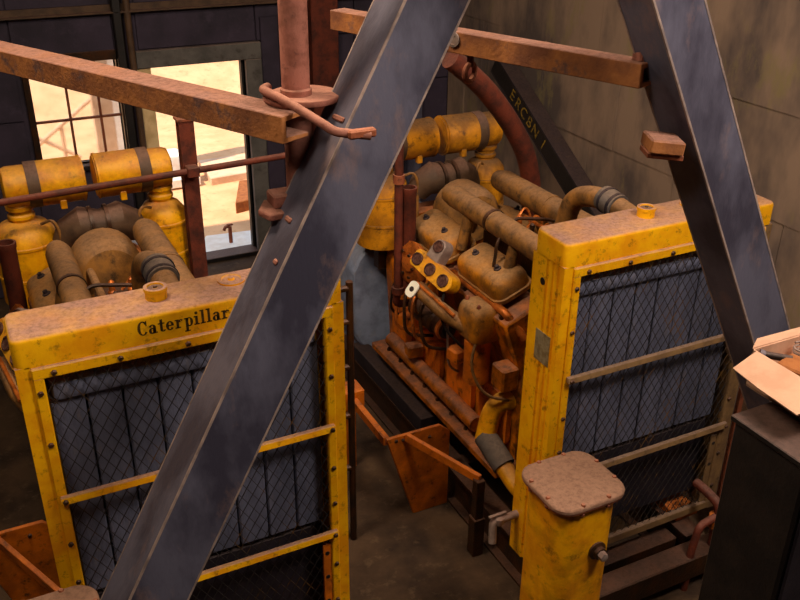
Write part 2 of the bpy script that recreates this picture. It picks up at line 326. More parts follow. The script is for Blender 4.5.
def radiator(name, label, loc, group, word):
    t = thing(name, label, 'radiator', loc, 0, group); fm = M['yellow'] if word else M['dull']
    top = dome(B(), .7, .135, .035, [(0,0),(.112,0),(.124,.003),(.131,.009),(.135,.018)], 6, Matrix.Translation((0,.135,2.315)))
    hd = obj('header_tank', top, M['yellow'], t)
    for s in (-1, 1):   # side posts: folded channel section
        prof = [(.70,0),(.645,0),(.645,.27),(.70,.27),(.70,.15),(.688,.145),(.688,.125),(.70,.12),(.70,.10),(.690,.095),(.690,.08),(.70,.075),(.70,.055),(.692,.05),(.692,.04),(.70,.035)]
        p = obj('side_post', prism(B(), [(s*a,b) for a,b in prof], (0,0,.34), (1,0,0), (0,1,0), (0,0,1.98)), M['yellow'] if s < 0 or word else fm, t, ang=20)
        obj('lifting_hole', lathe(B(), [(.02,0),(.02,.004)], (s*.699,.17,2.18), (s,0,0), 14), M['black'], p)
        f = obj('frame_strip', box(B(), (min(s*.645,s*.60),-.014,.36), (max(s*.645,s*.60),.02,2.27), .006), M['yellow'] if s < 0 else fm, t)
        for z in (2.2,1.95,1.42,1.2,.8,.55): obj('bolt', bolt_me, None, f, (s*.624,-.014,z))
    r = obj('frame_rail', box(B(), (-.645,-.016,2.262), (.645,.02,2.315), .006), M['yellow'], t)
    for x in (-.56,-.3,-.02,.24,.5): obj('bolt', bolt_me, None, r, (x,-.016,2.285))
    for z in RB:
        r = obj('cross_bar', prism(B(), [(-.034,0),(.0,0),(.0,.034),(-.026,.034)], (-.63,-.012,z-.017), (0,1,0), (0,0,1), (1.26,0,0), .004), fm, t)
        for x in (-.612,.612): obj('bolt', bolt_me, None, r, (x,-.044,z))
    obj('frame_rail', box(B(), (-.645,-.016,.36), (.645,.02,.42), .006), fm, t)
    for s in (-1, 1):
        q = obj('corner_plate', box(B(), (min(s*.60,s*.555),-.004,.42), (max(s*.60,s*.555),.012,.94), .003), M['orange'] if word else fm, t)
        for z in (.88,.72,.55): obj('hole', lathe(B(), [(.012,0),(.012,.003)], (s*.578,-.004,z), (0,-1,0), 10), M['black'], q)
    obj('core_top_tank', box(B(), (-.58,.04,2.11), (.58,.24,2.20), .025, 2), M['core'], t)
    n = 8; w = 1.20/n
    for i in range(n):
        x = -.60 + i*w
        obj('core_section', box(B(), (x+.005,.07+random.uniform(0,.006),1.04), (x+w-.005,.22,2.105), .006), M['core'], t)
    obj('lower_tank', box(B(), (-.60,.10,.44), (.60,.24,1.0), .01), M['darksteel'], t)
    # expanded-metal guard
    bm = B(); X0, X1, Z0, Z1 = -.60, .60, .42, 2.262; dx, dz = .054, .088; sl = dz/dx
    def strip(p, q, y):
        d = Vector((q[0]-p[0],0,q[1]-p[1])).normalized(); nrm = Vector((-d.z,0,d.x))*.0013
        P, Q = Vector((p[0],y,p[1])), Vector((q[0],y,q[1])); th = Vector((0,.004,0))
        a = [bm.verts.new(k) for k in (P-nrm,P+nrm,P+nrm+th,P-nrm+th)]; b = [bm.verts.new(k) for k in (Q-nrm,Q+nrm,Q+nrm+th,Q-nrm+th)]
        for k in range(4): bm.faces.new((a[k],a[(k+1)%4],b[(k+1)%4],b[k]))
    for sg in (1, -1):
        k = -60
        while k < 60:
            c = Z0 + k*dz; pts = []
            # z = c + sg*sl*(x-X0)  clipped to the frame
            xa, xb = X0, X1
            for zlim in (Z0, Z1):
                pass
            lo = (Z0-c)/(sg*sl)+X0; hi = (Z1-c)/(sg*sl)+X0
            if lo > hi: lo, hi = hi, lo
            xa, xb = max(xa, lo), min(xb, hi)
            if xb-xa > .01: strip((xa, c+sg*sl*(xa-X0)), (xb, c+sg*sl*(xb-X0)), .002 if sg > 0 else .006)
            k += 1
    obj('wire_guard', bm, M['mesh'], t, ang=20)
    c1 = obj('filler_cap', lathe(B(), [(.046,0),(.046,.035),(.05,.036),(.05,.052),(.036,.052),(.034,.040),(.012,.040),(.010,.048),(.004,.05)], (-.10,.14,2.45), (0,0,1), 24), M['yellow'], t, label='raised yellow filler neck with dusty cap')
    obj('cap_top', lathe(B(), [(.035,0),(.034,.006),(.010,.007),(.008,.016),(.002,.017)], (-.10,.14,2.49), (0,0,1), 20), M['brown'], c1)
    c2 = obj('cap_ring', lathe(B(), [(.06,0),(.06,.008),(.045,.012),(.040,.006),(.016,.006),(.012,.016),(.004,.018)], (.235,.165,2.45), (0,0,1), 24), M['yellow'], t, label='flat dusty round cap')
    obj('fan_shroud', prism(B(), [(-.6,.5),(.6,.5),(.6,2.2),(-.6,2.2)], (0,.275,0), (1,0,0), (0,0,1), (0,.1,0), .03), M['black'], t)
    for x in (-.5,.5): obj('foot', box(B(), (x-.09,.02,.30), (x+.09,.25,.35), .004), M['orange'], t)
    if word:
        ls, wd = letters(); s = .392/wd
        for x, b in ls: obj('letter', b, M['ink'], hd, (-.216+x*s,-.0004,2.358), label='worn black painted serif letter').scale = (s*1.08,.01,.064)
    else:
        obj('nameplate', box(B(), (-.7025,.06,1.72), (-.699,.19,1.90), .001), M['plate'], t, label='worn grey maker plate on the side post')
    return t
LX, LY = .70, 0.0
RX, RY = 3.223, -.14
EN = [(LX,LY,'left'), (RX,RY,'right')]
radiator('engine_radiator', 'yellow engine radiator with black brand lettering on its dusty header tank', (LX,LY,0), 'yellow engine radiators', True)
radiator('engine_radiator', 'yellow engine radiator without lettering, behind the dark right-hand leg', (RX,RY,0), 'yellow engine radiators', False)

# ------------------------------------------------------------------ skids, engines, air cleaners, generators, tanks
def skid(loc, label):
    t = thing('engine_skid', label, 'skid', loc, 0, 'engine skids')
    for x in (-.56, .44):
        obj('skid_rail', prism(B(), [(-.07,0),(.07,0),(.07,.02),(.012,.02),(.012,.28),(.07,.28),(.07,.30),(-.07,.30),(-.07,.28),(-.012,.28),(-.012,.02),(-.07,.02)], (x,-.12,0), (1,0,0), (0,0,1), (0,4.4,0)), M['darkoil'], t, ang=20)
    for y in (-.05,1.2,2.6,4.1):
        obj('cross_member', box(B(), (-.49,y,.06), (.37,y+.12,.24), .006), M['darkoil'], t)
    obj('cross_member', box(B(), (-.585,-.27,.10), (.95,-.125,.27), .008), M['darkoil'], t)
    return t
def engine(loc, label):
    t = thing('diesel_engine', label, 'engine', loc, 0, 'diesel engines')
    X, Z, Y = (1,0,0), (0,0,1), (0,1,0)
    obj('oil_pan', prism(B(), [(-.30,.34),(.16,.34),(.26,.62),(-.40,.62)], (0,.75,0), X, Z, (0,1.65,0), .02), M['engine'], t)
    ck = obj('crankcase', prism(B(), [(-.42,.60),(.28,.60),(.30,1.12),(.22,1.25),(-.36,1.25),(-.44,1.12)], (0,.66,0), X, Z, (0,1.78,0), .015), M['engine'], t)
    obj('mounting_rail', box(B(), (-.60,.62,.56), (-.40,2.5,.61), .006), M['engine'], t)
    obj('side_beam', prism(B(), [(-.07,0),(.05,0),(.08,.04),(.08,.10),(.05,.13),(-.07,.13)], (-.56,1.58,.305), X, Z, (0,1.25,0), .004), M['darksteel'], t)
    for i, y in enumerate((.78,1.22,1.66,2.1)):
        p = obj('inspection_cover', prism(B(), rrect(.17,.18,.05), (-.435,y+.12,.87), Y, Z, (-.035,0,0), .008), M['orange'], t)
        for a, b in ((-.13,-.14),(.13,-.14),(-.13,.14),(.13,.14)):
            obj('bolt', lathe(B(), [(.014,0),(.014,.012)], (-.47,y+.12+a,.87+b), (-1,0,0), 6), M['darkoil'], p)
    for s in (-1, 1):
        c = -.07
        q = [(c+s*.06,1.18),(c+s*.30,1.10),(c+s*.47,1.60),(c+s*.20,1.72)]
        obj('cylinder_bank', prism(B(), q, (0,.72,0), X, Z, (0,1.50,0), .015), M['engine'], t)
        for k, y in enumerate((.84,1.51)):
            R = Matrix.Rotation(s*math.radians(22), 3, 'Y')
            ctr = Vector((c+s*.34,y+.27,1.80 if s < 0 else 1.74))
            bm = dome(B(), .138, .265, .07, [(-.085,-.006),(-.06,-.006),(-.055,.004),(.0,.008),(.03,.016),(.05,.03),(.063,.05),(.07,.075)], 6, Matrix.Translation(ctr) @ R.to_4x4())
            vc = obj('valve_cover', bm, M['cover'], t)
            bm = B(); prism(bm, rrect(.115,.22,.05), (0,0,-.13), X, Y, (0,0,.07))
            for v in bm.verts: v.co = R @ v.co + ctr
            obj('cover_base', bm, M['orange'], vc)
            for dy in (-.13,.13):
                p = ctr + R @ Vector((s*.01,dy,.066)); obj('cover_nut', lathe(B(), [(.026,0),(.024,.012),(.014,.014),(.014,.03),(.006,.034)], p, R @ Vector((0,0,1)), 8), M['darksteel'], vc)
            p = ctr + R @ Vector((s*.12,-.1,-.12)); lathe_b = lathe(B(), [(.05,0),(.05,.1),(.035,.12)], p, R @ Vector((s*.7,0,-.5)), 14)
            obj('port_plug', lathe_b, M['orange'], vc)
    # manifolds
    mf = obj('exhaust_manifold', tube(B(), [(-.34,.52,2.07),(-.34,1.70,2.07),(-.34,1.79,2.06),(-.34,1.82,2.05)], [.074,.074,.06,.03], 20), M['pipe'], t)
    for y in (.62,1.20): obj('clamp_band', tube(B(), [(-.34,y,2.07),(-.34,y+.03,2.07)], .079, 20), M['darkoil'], mf)
    for y in (.95,1.5): obj('manifold_runner', tube(B(), bend([(-.34,y,2.07),(-.36,y,1.95),(-.40,y,1.78)],.08), .04, 12), M['pipe'], mf)
    mf = obj('exhaust_manifold', tube(B(), [(.204,.62,2.02),(.204,1.93,2.02),(.204,2.02,2.01),(.204,2.05,2.0)], [.085,.085,.07,.03], 20), M['pipe'], t)
    for y in (.7,1.35): obj('clamp_band', tube(B(), [(.204,y,2.02),(.204,y+.03,2.02)], .09, 20), M['pipe'], mf)
    for y in (.95,1.5): obj('manifold_runner', tube(B(), bend([(.204,y,2.02),(.22,y,1.9),(.28,y,1.74)],.08), .045, 12), M['pipe'], mf)
    obj('fuel_line', tube(B(), bend([(-.19,.55,1.98),(-.20,1.6,1.99),(-.2,1.7,1.8)],.06), .022, 10), M['pipe'], t)
    obj('fuel_line', tube(B(), bend([(.07,.62,1.93),(.06,1.5,1.95),(.06,1.6,1.75)],.06), .014, 8), M['copper'], t)
    obj('control_rod', tube(B(), bend([(-.45,1.02,1.86),(-.42,1.04,2.02),(-.26,1.10,2.12),(.0,1.12,2.06),(.12,1.18,2.0)],.05), .011, 8), M['darkoil'], t)
    fp = obj('fuel_pump', prism(B(), rrect(.14,.42,.03), (-.06,1.15,1.55), X, Y, (0,0,.32), .015), M['darkoil'], t)
    for k in range(5):
        for s in (-1, 1):
            obj('pump_plunger', lathe(B(), [(.026,0),(.026,.05),(.018,.06),(.018,.11),(.008,.12)], (-.06+s*.055,.82+k*.15,1.86), Z, 10), M['copper'] if (k+s) % 2 else M['darkoil'], fp)
        obj('injector_line', tube(B(), bend([(-.06,.84+k*.15,1.9),(-.02+.02*k,.86+k*.15,2.02),(.1,.9+k*.14,1.97),(.14,.9+k*.14,1.76)],.05), .009, 6), M['copper'], fp)
    # rear housings
    obj('aftercooler', lathe(B(), [(.10,0),(.17,.015),(.205,.06),(.215,.14),(.21,.30),(.16,.36)], (-.05,1.86,1.80), Y, 28), M['pipe'], t)
    obj('gear_housing', prism(B(), [(-.42,.6),(.28,.6),(.34,1.3),(.24,1.72),(-.36,1.72),(-.46,1.3)], (0,2.40,0), X, Z, (0,.16,0), .03), M['engine'], t)
    td = obj('intake_duct', tube(B(), [(-.24,2.47,1.82),(-.19,2.46,1.90),(-.11,2.44,1.94),(0,2.43,1.93),(.11,2.44,1.94),(.19,2.46,1.90),(.24,2.47,1.82)], [.08,.105,.125,.10,.125,.105,.08], 18), M['brown'], t)
    for x in (-.06,.04): obj('duct_rib', tube(B(), [(x-.012,2.43,1.935),(x+.012,2.43,1.935)], .125, 18), M['darkoil'], td)
    # front: water pump, water hose to the radiator
    obj('front_housing', prism(B(), [(-.36,.75),(.22,.75),(.3,1.45),(.1,1.72),(-.24,1.72),(-.44,1.45)], (0,.52,0), X, Z, (0,.16,0), .03), M['engine'], t)
    we = obj('water_elbow', tube(B(), bend([(-.02,1.0,1.78),(-.02,.86,2.30),(-.005,.66,2.375),(0,.44,2.36)],.16,8), .062, 20), M['pipe'], t)
    obj('rubber_hose', tube(B(), [(-.003,.60,2.382),(0,.47,2.366)], .074, 20), M['hose'], we)
    for y, z in ((.575,2.377),(.50,2.367)): obj('hose_clamp', tube(B(), [(0,y,z),(0,y-.018,z-.002)], .079, 20), M['darksteel'], we)
    obj('outlet_neck', tube(B(), bend([(0,.47,2.365),(0,.30,2.345),(0,.26,2.345)],.05), .06, 18), M['pipe'], we)
    he = obj('lower_water_pipe', tube(B(), bend([(-.32,.66,1.08),(-.50,.84,1.0),(-.58,.80,.74)],.2,8), .066, 18), M['cleaner'], t)
    obj('rubber_hose', tube(B(), [(-.575,.81,.77),(-.55,.60,.66)], .076, 18), M['hose'], he)
    obj('pipe_end', tube(B(), bend([(-.555,.62,.665),(-.54,.45,.58),(-.50,.275,.58)],.08), .058, 16), M['cleaner'], he)
    # left side accessories
    gp = obj('gauge_panel', B(), M['cleaner'], t) if False else None
    nrm = Vector((-.80,-.30,.50)).normalized(); along = Vector((-.02,-1,-.10)); along = (along - nrm*along.dot(nrm)).normalized(); upv = nrm.cross(along)
    if upv.z < 0: upv = -upv
    o = Vector((-.70,1.36,1.74))
    out = []
    for k in range(25):   # outline: a bar with a round right end
        a = -90 + 180*k/24; out.append((.13+.062*math.cos(math.radians(a)), .062*math.sin(math.radians(a))))
    out += [(-.17,.062),(-.19,.04),(-.19,-.05),(-.17,-.062)]
    gp = obj('gauge_panel', prism(B(), out, o-nrm*.10, along, upv, nrm*.10, .006), M['cleaner'], t, label='yellow three-dial gauge panel')
    for x in (-.14,-.01,.12): obj('gauge', lathe(B(), [(.042,0),(.042,.012),(.034,.014),(.033,.006),(.001,.006)], o+along*x, nrm, 20), M['gauge'], gp)
    up_o = o + upv*.13 - along*.055
    ug = obj('gauge_housing', prism(B(), [(.05*math.cos(PI*k/12),.02+.05*math.sin(PI*k/12)) for k in range(13)]+[(-.05,-.08),(.06,-.08)], up_o-nrm*.10, along, upv, nrm*.10, .005), M['aluminium'], t)
    obj('gauge', lathe(B(), [(.04,0),(.04,.01),(.033,.012),(.032,.005),(.001,.005)], up_o+upv*.02, nrm, 20), M['gauge'], ug)
    obj('oil_tube', tube(B(), bend([(-.74,1.46,1.58),(-.70,1.16,1.52),(-.60,1.0,1.46)],.1), .05, 14), M['pipe'], t)
    obj('linkage_rod', tube(B(), [(-.76,1.44,1.63),(-.70,1.05,1.56)], .012, 8), M['copper'], t)
    gk = B(); prism(gk, rrect(.038,.055,.03), (-.80,1.42,1.60), along, upv, nrm*.012)
    gk = obj('gasket_plate', gk, M['gasket'], t, label='small bright white gasket plate')
    obj('gasket_hole', lathe(B(), [(.018,0),(.018,.002)], Vector((-.80,1.42,1.60))+nrm*.012, nrm, 14), M['black'], gk)
    of = obj('oil_filter_head', dome(B(), .10, .12, .045, [(0,.01),(.02,0),(.17,0),(.20,.006),(.225,.02),(.238,.04)], 5, Matrix.Translation((-.56,.98,1.42))), M['cover'], t)
    for a, b in ((-.05,-.07),(.05,-.07),(-.05,.07),(.05,.07)): obj('bolt', bolt_up, None, of, (-.56+a,.98+b,1.655))
    obj('oil_filter', lathe(B(), [(.06,0),(.085,.02),(.085,.32),(.07,.34)], (-.56,.98,1.08), Z, 20), M['orange'], t)
    ds = obj('drive_flange', lathe(B(), [(.15,0),(.155,.02),(.13,.035),(.06,.04),(.055,.06),(.02,.065)], (-.60,1.80,1.60), (-.95,-.30,.1), 28), M['copper'], t)
    for k in range(6):
        a = k*PI/3; obj('bolt', lathe(B(), [(.012,0),(.012,.012)], Vector((-.632,1.787,1.602))+Vector((-.03,.095*math.cos(a),.095*math.sin(a))), (-.95,-.3,.1), 6), M['darkoil'], ds)
    st = obj('starter_motor', tube(B(), [(-.56,1.78,1.27),(-.56,1.50,1.27),(-.56,1.48,1.27),(-.56,1.36,1.27)], [.09,.09,.07,.065], 20), M['darkoil'], t)
    obj('starter_ring', tube(B(), [(-.56,1.40,1.27),(-.56,1.37,1.27)], .082, 20), M['copper'], st)
    obj('starter_cap', lathe(B(), [(.05,0),(.05,.02),(.02,.03)], (-.56,1.36,1.27), (0,-1,0), 16), M['black'], st)
    for k in range(4):
        y = 1.5+.11*k
        obj('oil_line', tube(B(), bend([(-.44,y,1.02),(-.64-.02*k,y+.04,1.06),(-.66,y+.1,1.34),(-.5,y+.16,1.5)],.09), .012, 7), M['copper'] if k % 2 else M['darkoil'], t)
    for k, (c_, sz, rz) in enumerate((((-.52,2.02,1.00),(.10,.16,.14),.2),((-.55,1.86,.86),(.12,.10,.10),-.1),((-.53,1.28,1.12),(.10,.12,.10),.1),((-.50,.74,1.24),(.12,.14,.16),0),((-.50,1.62,1.48),(.14,.12,.12),.3))):
        obj('accessory_bracket', cbox(B(), c_, sz, .012, 1, Matrix.Rotation(rz,3,'Z')), M['orange'] if k % 2 == 0 else M['engine'], t)
    for k in range(9): obj('rail_bolt', lathe(B(), [(.016,0),(.016,.014),(.008,.03)], (-.53,.72+.2*k,.61), Z, 6), M['darkoil'], t)
    for k in range(6): obj('head_stud', lathe(B(), [(.012,0),(.012,.03),(.007,.05)], (-.50,.80+.22*k,1.60), (-.6,0,.8), 6), M['copper'] if k % 2 else M['darkoil'], t)
    for k, (p0, p1, p2, p3) in enumerate((((-.66,1.40,1.66),(-.74,1.5,1.5),(-.68,1.6,1.3),(-.56,1.62,1.3)),((-.66,1.25,1.66),(-.72,1.2,1.45),(-.62,1.1,1.3),(-.45,1.1,1.15)),((-.60,.90,1.5),(-.70,.85,1.3),(-.62,.78,1.1),(-.44,.72,1.05)),((-.5,1.95,1.5),(-.66,1.98,1.4),(-.66,2.05,1.1),(-.45,2.1,1.0)))):
        obj('cable', tube(B(), bend([p0,p1,p2,p3],.12), .010, 7), M['black'] if k % 2 else M['pipe'], t)
    obj('dipstick', tube(B(), bend([(-.44,1.36,.9),(-.56,1.34,1.0),(-.60,1.30,1.36)],.08), .009, 7), M['aluminium'], t)
    obj('coolant_rail', tube(B(), bend([(-.40,.70,1.50),(-.50,.78,1.66),(-.50,1.45,1.66),(-.44,1.5,1.5)],.06), .026, 12), M['copper'], t)
    obj('oil_cooler', tube(B(), [(-.52,1.0,.72),(-.52,2.3,.72)], .055, 16), M['engine'], t)
    obj('exhaust_stub', lathe(B(), [(.05,0),(.05,.72),(.056,.73),(.056,.76),(.044,.76),(.044,.6)], (-.60,1.88,1.36), Z, 18), M['rustred'], t)
    return t
def cleaner(loc, s, label, R=.165, cm='cleaner'):
    """oil-bath air cleaner: upright canister, elbow, and a lying drum; s = side"""
    t = thing('air_cleaner', label, 'air cleaner', loc, 0, 'yellow air cleaners')
    obj('canister', lathe(B(), [(R-.015,0),(R,.01),(R,.18),(R+.005,.185),(R+.005,.20),(R,.205),(R,.40),(R+.005,.405),(R+.005,.42),(R-.002,.425),(R*.92,.49),(R*.72,.535),(.075,.56)], (0,0,-.58), (0,0,1), 32), M[cm], t)
    nk = obj('neck', lathe(B(), [(.07,0),(.07,.02),(.085,.03),(.085,.05),(.072,.06),(.072,.08),(.088,.09),(.088,.115),(.075,.125),(.075,.16)], (0,0,-.03), (0,0,1), 24), M[cm], t)
    obj('elbow', lathe(B(), [(.09,0),(.125,.012),(.134,.04),(.134,.17)], (-s*-.085,0,.205), (-s,0,0), 28), M[cm], t)
    d = obj('drum', lathe(B(), [(.142,0),(.147,.004),(.147,.33),(.142,.338),(.134,.340),(.134,.346),(.10,.348)], (-s*.07,0,.205), (-s,0,0), 32), M[cm], t)
    obj('band', lathe(B(), [(.150,0),(.150,.075)], (-s*.062,0,.205), (-s,0,0), 32), M['brown'], d)
    obj('drum_rim', lathe(B(), [(.151,0),(.151,.012)], (-s*.395,0,.205), (-s,0,0), 32), M[cm], d)
    obj('lug', box(B(), (-s*.26-.02,-.12,.05), (-s*.26+.02,-.07,.11), .004), M[cm], d)
    obj('stub_mount', box(B(), (-.05,-.05,-.80), (.05,.05,-.575), .01), M['darkoil'], t)
    obj('copper_line', tube(B(), bend([(-s*.10,-.14,-.02),(-s*.17,-.19,.02),(-s*.2,-.2,-.06),(-s*.2,-.2,-.38)],.04), .010, 8), M['pipe'], t)
    return t
def guard(loc, label):
    t = thing('belt_guard', label, 'guard', loc, 0, 'orange belt guards')
    p = obj('guard_panel', prism(B(), [(-1.12,.69),(-.72,.69),(-.64,.62),(-.64,0),(-.91,0)], (0,1.14,0), (1,0,0), (0,0,1), (0,.025,0), .004), M['orange'], t)
    for x, z in ((-1.05,.66),(-1.0,.655),(-.80,.62)): obj('bolt', bolt_me, None, p, (x,1.14,z))
    obj('top_rail', prism(B(), [(0,0),(.07,0),(.07,.012),(.012,.012),(.012,.06),(0,.06)], (-1.13,1.165,.63), (1,0,0), (0,0,1), (0,.75,0)), M['orange'], t)
    obj('end_block', box(B(), (-1.16,1.75,.55), (-1.0,1.91,.70), .008), M['orange'], t)
    obj('back_leg', box(B(), (-1.11,1.80,0), (-1.05,1.86,.55), .005), M['orange'], t)
    a, b = Vector((-.98,1.13,.68)), Vector((-.715,.62,.60)); d = (b-a).normalized(); u = Vector((0,0,1)); w = d.cross(u).normalized()
    obj('brace_bar', prism(B(), [(-.015,-.03),(.015,-.03),(.015,.03),(-.015,.03)], a, w, w.cross(d), (b-a), .003), M['orange'], t)
    obj('brace_foot', box(B(), (-.75,.59,.30), (-.69,.65,.60), .004), M['darkoil'], t)
    obj('foot_plate', box(B(), (-.76,.58,0), (-.68,.66,.30), .004), M['darkoil'], t)
    return t
def generator(loc, label):
    t = thing('generator', label, 'generator', loc, 0, 'blue-grey generators')
    obj('housing', prism(B(), rrect(.56,.49,.24,6), (-.07,2.76,.84), (1,0,0), (0,0,1), (0,1.2,0), .02), M['blue'], t)
    obj('vent_band', prism(B(), rrect(.565,.495,.24,6), (-.07,3.3,.84), (1,0,0), (0,0,1), (0,.05,0)), M['darksteel'], t)
    obj('lift_eye', tube(B(), [Vector((-.50,2.95+.04*math.cos(a),1.22+.04*math.sin(a))) for a in [k*PI/8 for k in range(17)]], .01, 8), M['darksteel'], t)
    obj('coupling', lathe(B(), [(.25,0),(.25,.205)], (-.07,2.555,.85), (0,1,0), 24), M['darkoil'], t)
    for x in (-.45,.31): obj('foot', box(B(), (x-.08,2.9,.302), (x+.08,3.8,.37), .006), M['blue'], t)
    return t
def tank(loc, label):
    t = thing('square_tank', label, 'tank', loc, 0, 'yellow tanks in front of the radiators')
    obj('tank_body', dome(B(), .185, .175, .10, [(0,0),(1.261,0)], 8), M['cleaner'], t)
    obj('flange', prism(B(), rrect(.215,.205,.10,6), (0,0,1.262), (1,0,0), (0,1,0), (0,0,.012)), M['rust'], t)
    c = obj('cover_plate', dome(B(), .218, .208, .10, [(1.2745,0),(1.29,0),(1.296,.004),(1.300,.012),(1.302,.03)], 7), M['dustcover'], t, label='dust-caked cover plate')
    for x, y in ((-.205,-.07),(-.205,.08),(.205,-.08),(.205,.07),(-.08,-.195),(.08,-.195),(-.08,.195),(.08,.195)):
        obj('cover_bolt', lathe(B(), [(.013,0),(.013,.012),(.008,.014),(.008,.055),(.014,.056),(.010,.068)], (x*.975,y*.975,1.24), (0,0,1), 8), M['rust'], c)
    pl = obj('drain_plug', lathe(B(), [(.052,0),(.052,.012),(.036,.02),(.034,.04)], (.06,-.174,.95), (0,-1,0), 18), M['darkoil'], t)
    obj('plug_nut', lathe(B(), [(.026,0),(.024,.03),(.012,.034)], (.06,-.214,.95), (0,-1,0), 6), M['aluminium'], pl)
    return t
for x, y, side in EN:
    lf = side == 'left'
    skid((x,y,0), 'dark oily steel skid under the lettered radiator and its engine' if lf else 'dark oily steel skid under the unlettered radiator and its engine')
    engine((x,y,0), 'dusty yellow diesel engine behind the lettered radiator' if lf else 'oily yellow diesel engine with gauge panel in the middle of the room')
    wh = 'lettered radiator' if lf else 'gauge-panel engine'
    cleaner((x-.46,2.6+y,2.0), 1*-1, 'yellow air cleaner, left one of the pair above the %s' % wh, .20, 'cleaner' if lf else 'drum')
    cleaner((x+.44,2.6+y,2.0), 1, 'yellow air cleaner, right one of the pair above the %s' % wh, .165, 'cleaner' if lf else 'drum')
    guard((x,y,0), 'orange steel guard at the left edge beside the lettered radiator' if lf else 'orange steel guard with brace on the floor between the two radiators')
    generator((x,y,0), 'blue-grey generator behind the engine of the lettered radiator' if lf else 'blue-grey generator behind the oily gauge-panel engine')
    tank((x-.78,y-.34,0), 'tank with dusty square lid at the bottom left corner' if lf else 'yellow upright tank with dusty bolted lid in the foreground')
# drain tap by the right-hand radiator
t = thing('drain_tap', 'grey drain tap and elbow behind the dusty-lidded yellow tank', 'tap', (2.425,-.02,.62))
obj('pipe', tube(B(), bend([(.10,.10,.0),(-.02,.10,.0),(-.07,.10,.0),(-.09,.06,-.12)],.05), .024, 12), M['aluminium'], t)
obj('valve_body', lathe(B(), [(.02,0),(.034,.01),(.034,.05),(.02,.06)], (-.03,.10,-.03), (0,0,1), 14), M['aluminium'], t)
obj('handle', box(B(), (-.10,.09,.035), (.02,.11,.05), .003), M['aluminium'], t)

# ------------------------------------------------------------------ trestle of battered legs in the foreground
def leg(name, label, p, q, z_hi, alpha, w1, w2, v, th=.018):
    p, q = Vector(p), Vector(q); k = lambda z: p + (q-p)*((p.z-z)/(p.z-q.z))
    top, bot = k(z_hi), k(0.0)
    a = (bot-top).normalized(); v = Vector(v)
    v = (v - a*v.dot(a)).normalized(); u = a.cross(v).normalized()
    if u.dot(right) < 0: u = -u
    al = math.radians(alpha); e1 = u*math.cos(al) + v*math.sin(al); e2 = -u*math.sin(al) + v*math.cos(al)
    prof = [(0,0),(w1,0),(w1,th),(th,th),(th,w2),(0,w2)]
    t = thing(name, label, 'steel beam', bot, 0, 'battered trestle legs')
    o = obj('angle_iron', prism(B(), prof, top-bot, e1, e2, bot-top, .005), M['steel'], t)
    for q1, q2 in ((-.001,-.001),(w1-.006,-.0015),(-.0015,w2-.006)):
        obj('worn_edge', prism(B(), [(q1,q2),(q1+.008,q2),(q1+.008,q2+.008),(q1,q2+.008)], top-bot, e1, e2, bot-top), M['worn'], t)
    b = bot; obj('base_plate', box(B(), (-.2,-.2,0), (.3,.3,.015)), M['darksteel'], t)
    return t, top, bot, e1, e2
t, top, bot, e1, e2 = leg('trestle_leg', 'wide blue-grey steel leg slanting across the lettered radiator', (1.403,-.579,3.712), (.213,-.746,1.693), 5.2, 27, .225, .23, (.289,.846,-.449))
ax = (top-bot).normalized()
def onleg(z, a, b):   # point on the leg surface, local to the thing
    return (ax*(z/ax.z)) + e1*a + e2*b
for z, a, b, sx in ((3.33,-.004,.08,.09),(3.29,-.002,.05,.06),(2.86,-.003,.06,.03),(2.99,-.003,.11,.05)):
    obj('weld_scar', cbox(B(), onleg(z,a,b), (.012,sx,.02), .005, 1, Matrix((e1, e2, ax)).transposed()), M['rustpink'], t)
leg('trestle_leg', 'dark steel leg slanting across the unlettered radiator at right', (2.036,-1.068,3.742), (2.657,-1.107,2.562), 5.2, 40, .205, .165, (.679,.679,-.281))
def hbeam(name, label, a, b, w, h, mat, extra=None):
    a, b = Vector(a), Vector(b); d = (b-a).normalized(); side = d.cross(Vector((0,0,1))).normalized()
    t = thing(name, label, 'steel beam', a, 0, 'rusty horizontal trestle beams')
    # channel section lying open to the back, flush top
    prof = [(0,0),(-w,0),(-w,-.016),(-.016,-.016),(-.016,-h+.016),(-w,-h+.016),(-w,-h),(0,-h)]
    obj('channel', prism(B(), prof, (0,0,0), side, (0,0,1), b-a, .003), mat, t, ang=20)
    return t, d, side, b-a
t, d, side, ln = hbeam('trestle_beam', 'rusty horizontal beam crossing in front of the window and doorway', Vector((.947,-.546,3.363)) + Vector((-.444,.896,0))*3.0, Vector((.947,-.546,3.363))+Vector((-.444,.896,0))*-.02, .13, .095, M['rustbeam'])
t, d, side, ln = hbeam('trestle_beam', 'rusty horizontal beam running to the dark right-hand leg', Vector((2.104,-.978,3.518)) + Vector((-.35,.937,0)).normalized()*1.55, (2.104,-.978,3.518), .09, .085, M['rustbeam'])
obj('end_lug', cbox(B(), ln - d*.04 - side*.05 + Vector((0,0,.02)), (.03,.05,.05), .006), M['rustpink'], t)
obj('washer', lathe(B(), [(.03,0),(.03,.006),(.02,.008),(.018,.002)], ln - d*.83 + side*.001 + Vector((0,0,-.03)), side, 18), M['aluminium'], t)
# small wooden/steel stub bracket on the right-hand leg
t = thing('stub_bracket', 'short rusty stub bracket on the left side of the right-hand leg', 'bracket', (2.185,-1.045,3.25))
u = Vector((.9,-.42,-.1)).normalized(); w = Vector((.42,.9,0)).normalized(); R = Matrix((u, w, u.cross(w))).transposed()
obj('block', cbox(B(), (0,0,.0), (.12,.13,.05), .006, 1, R), M['rustbeam'], t); obj('plate', cbox(B(), (.0,.0,-.035), (.13,.10,.02), .003, 1, R), M['rust'], t)
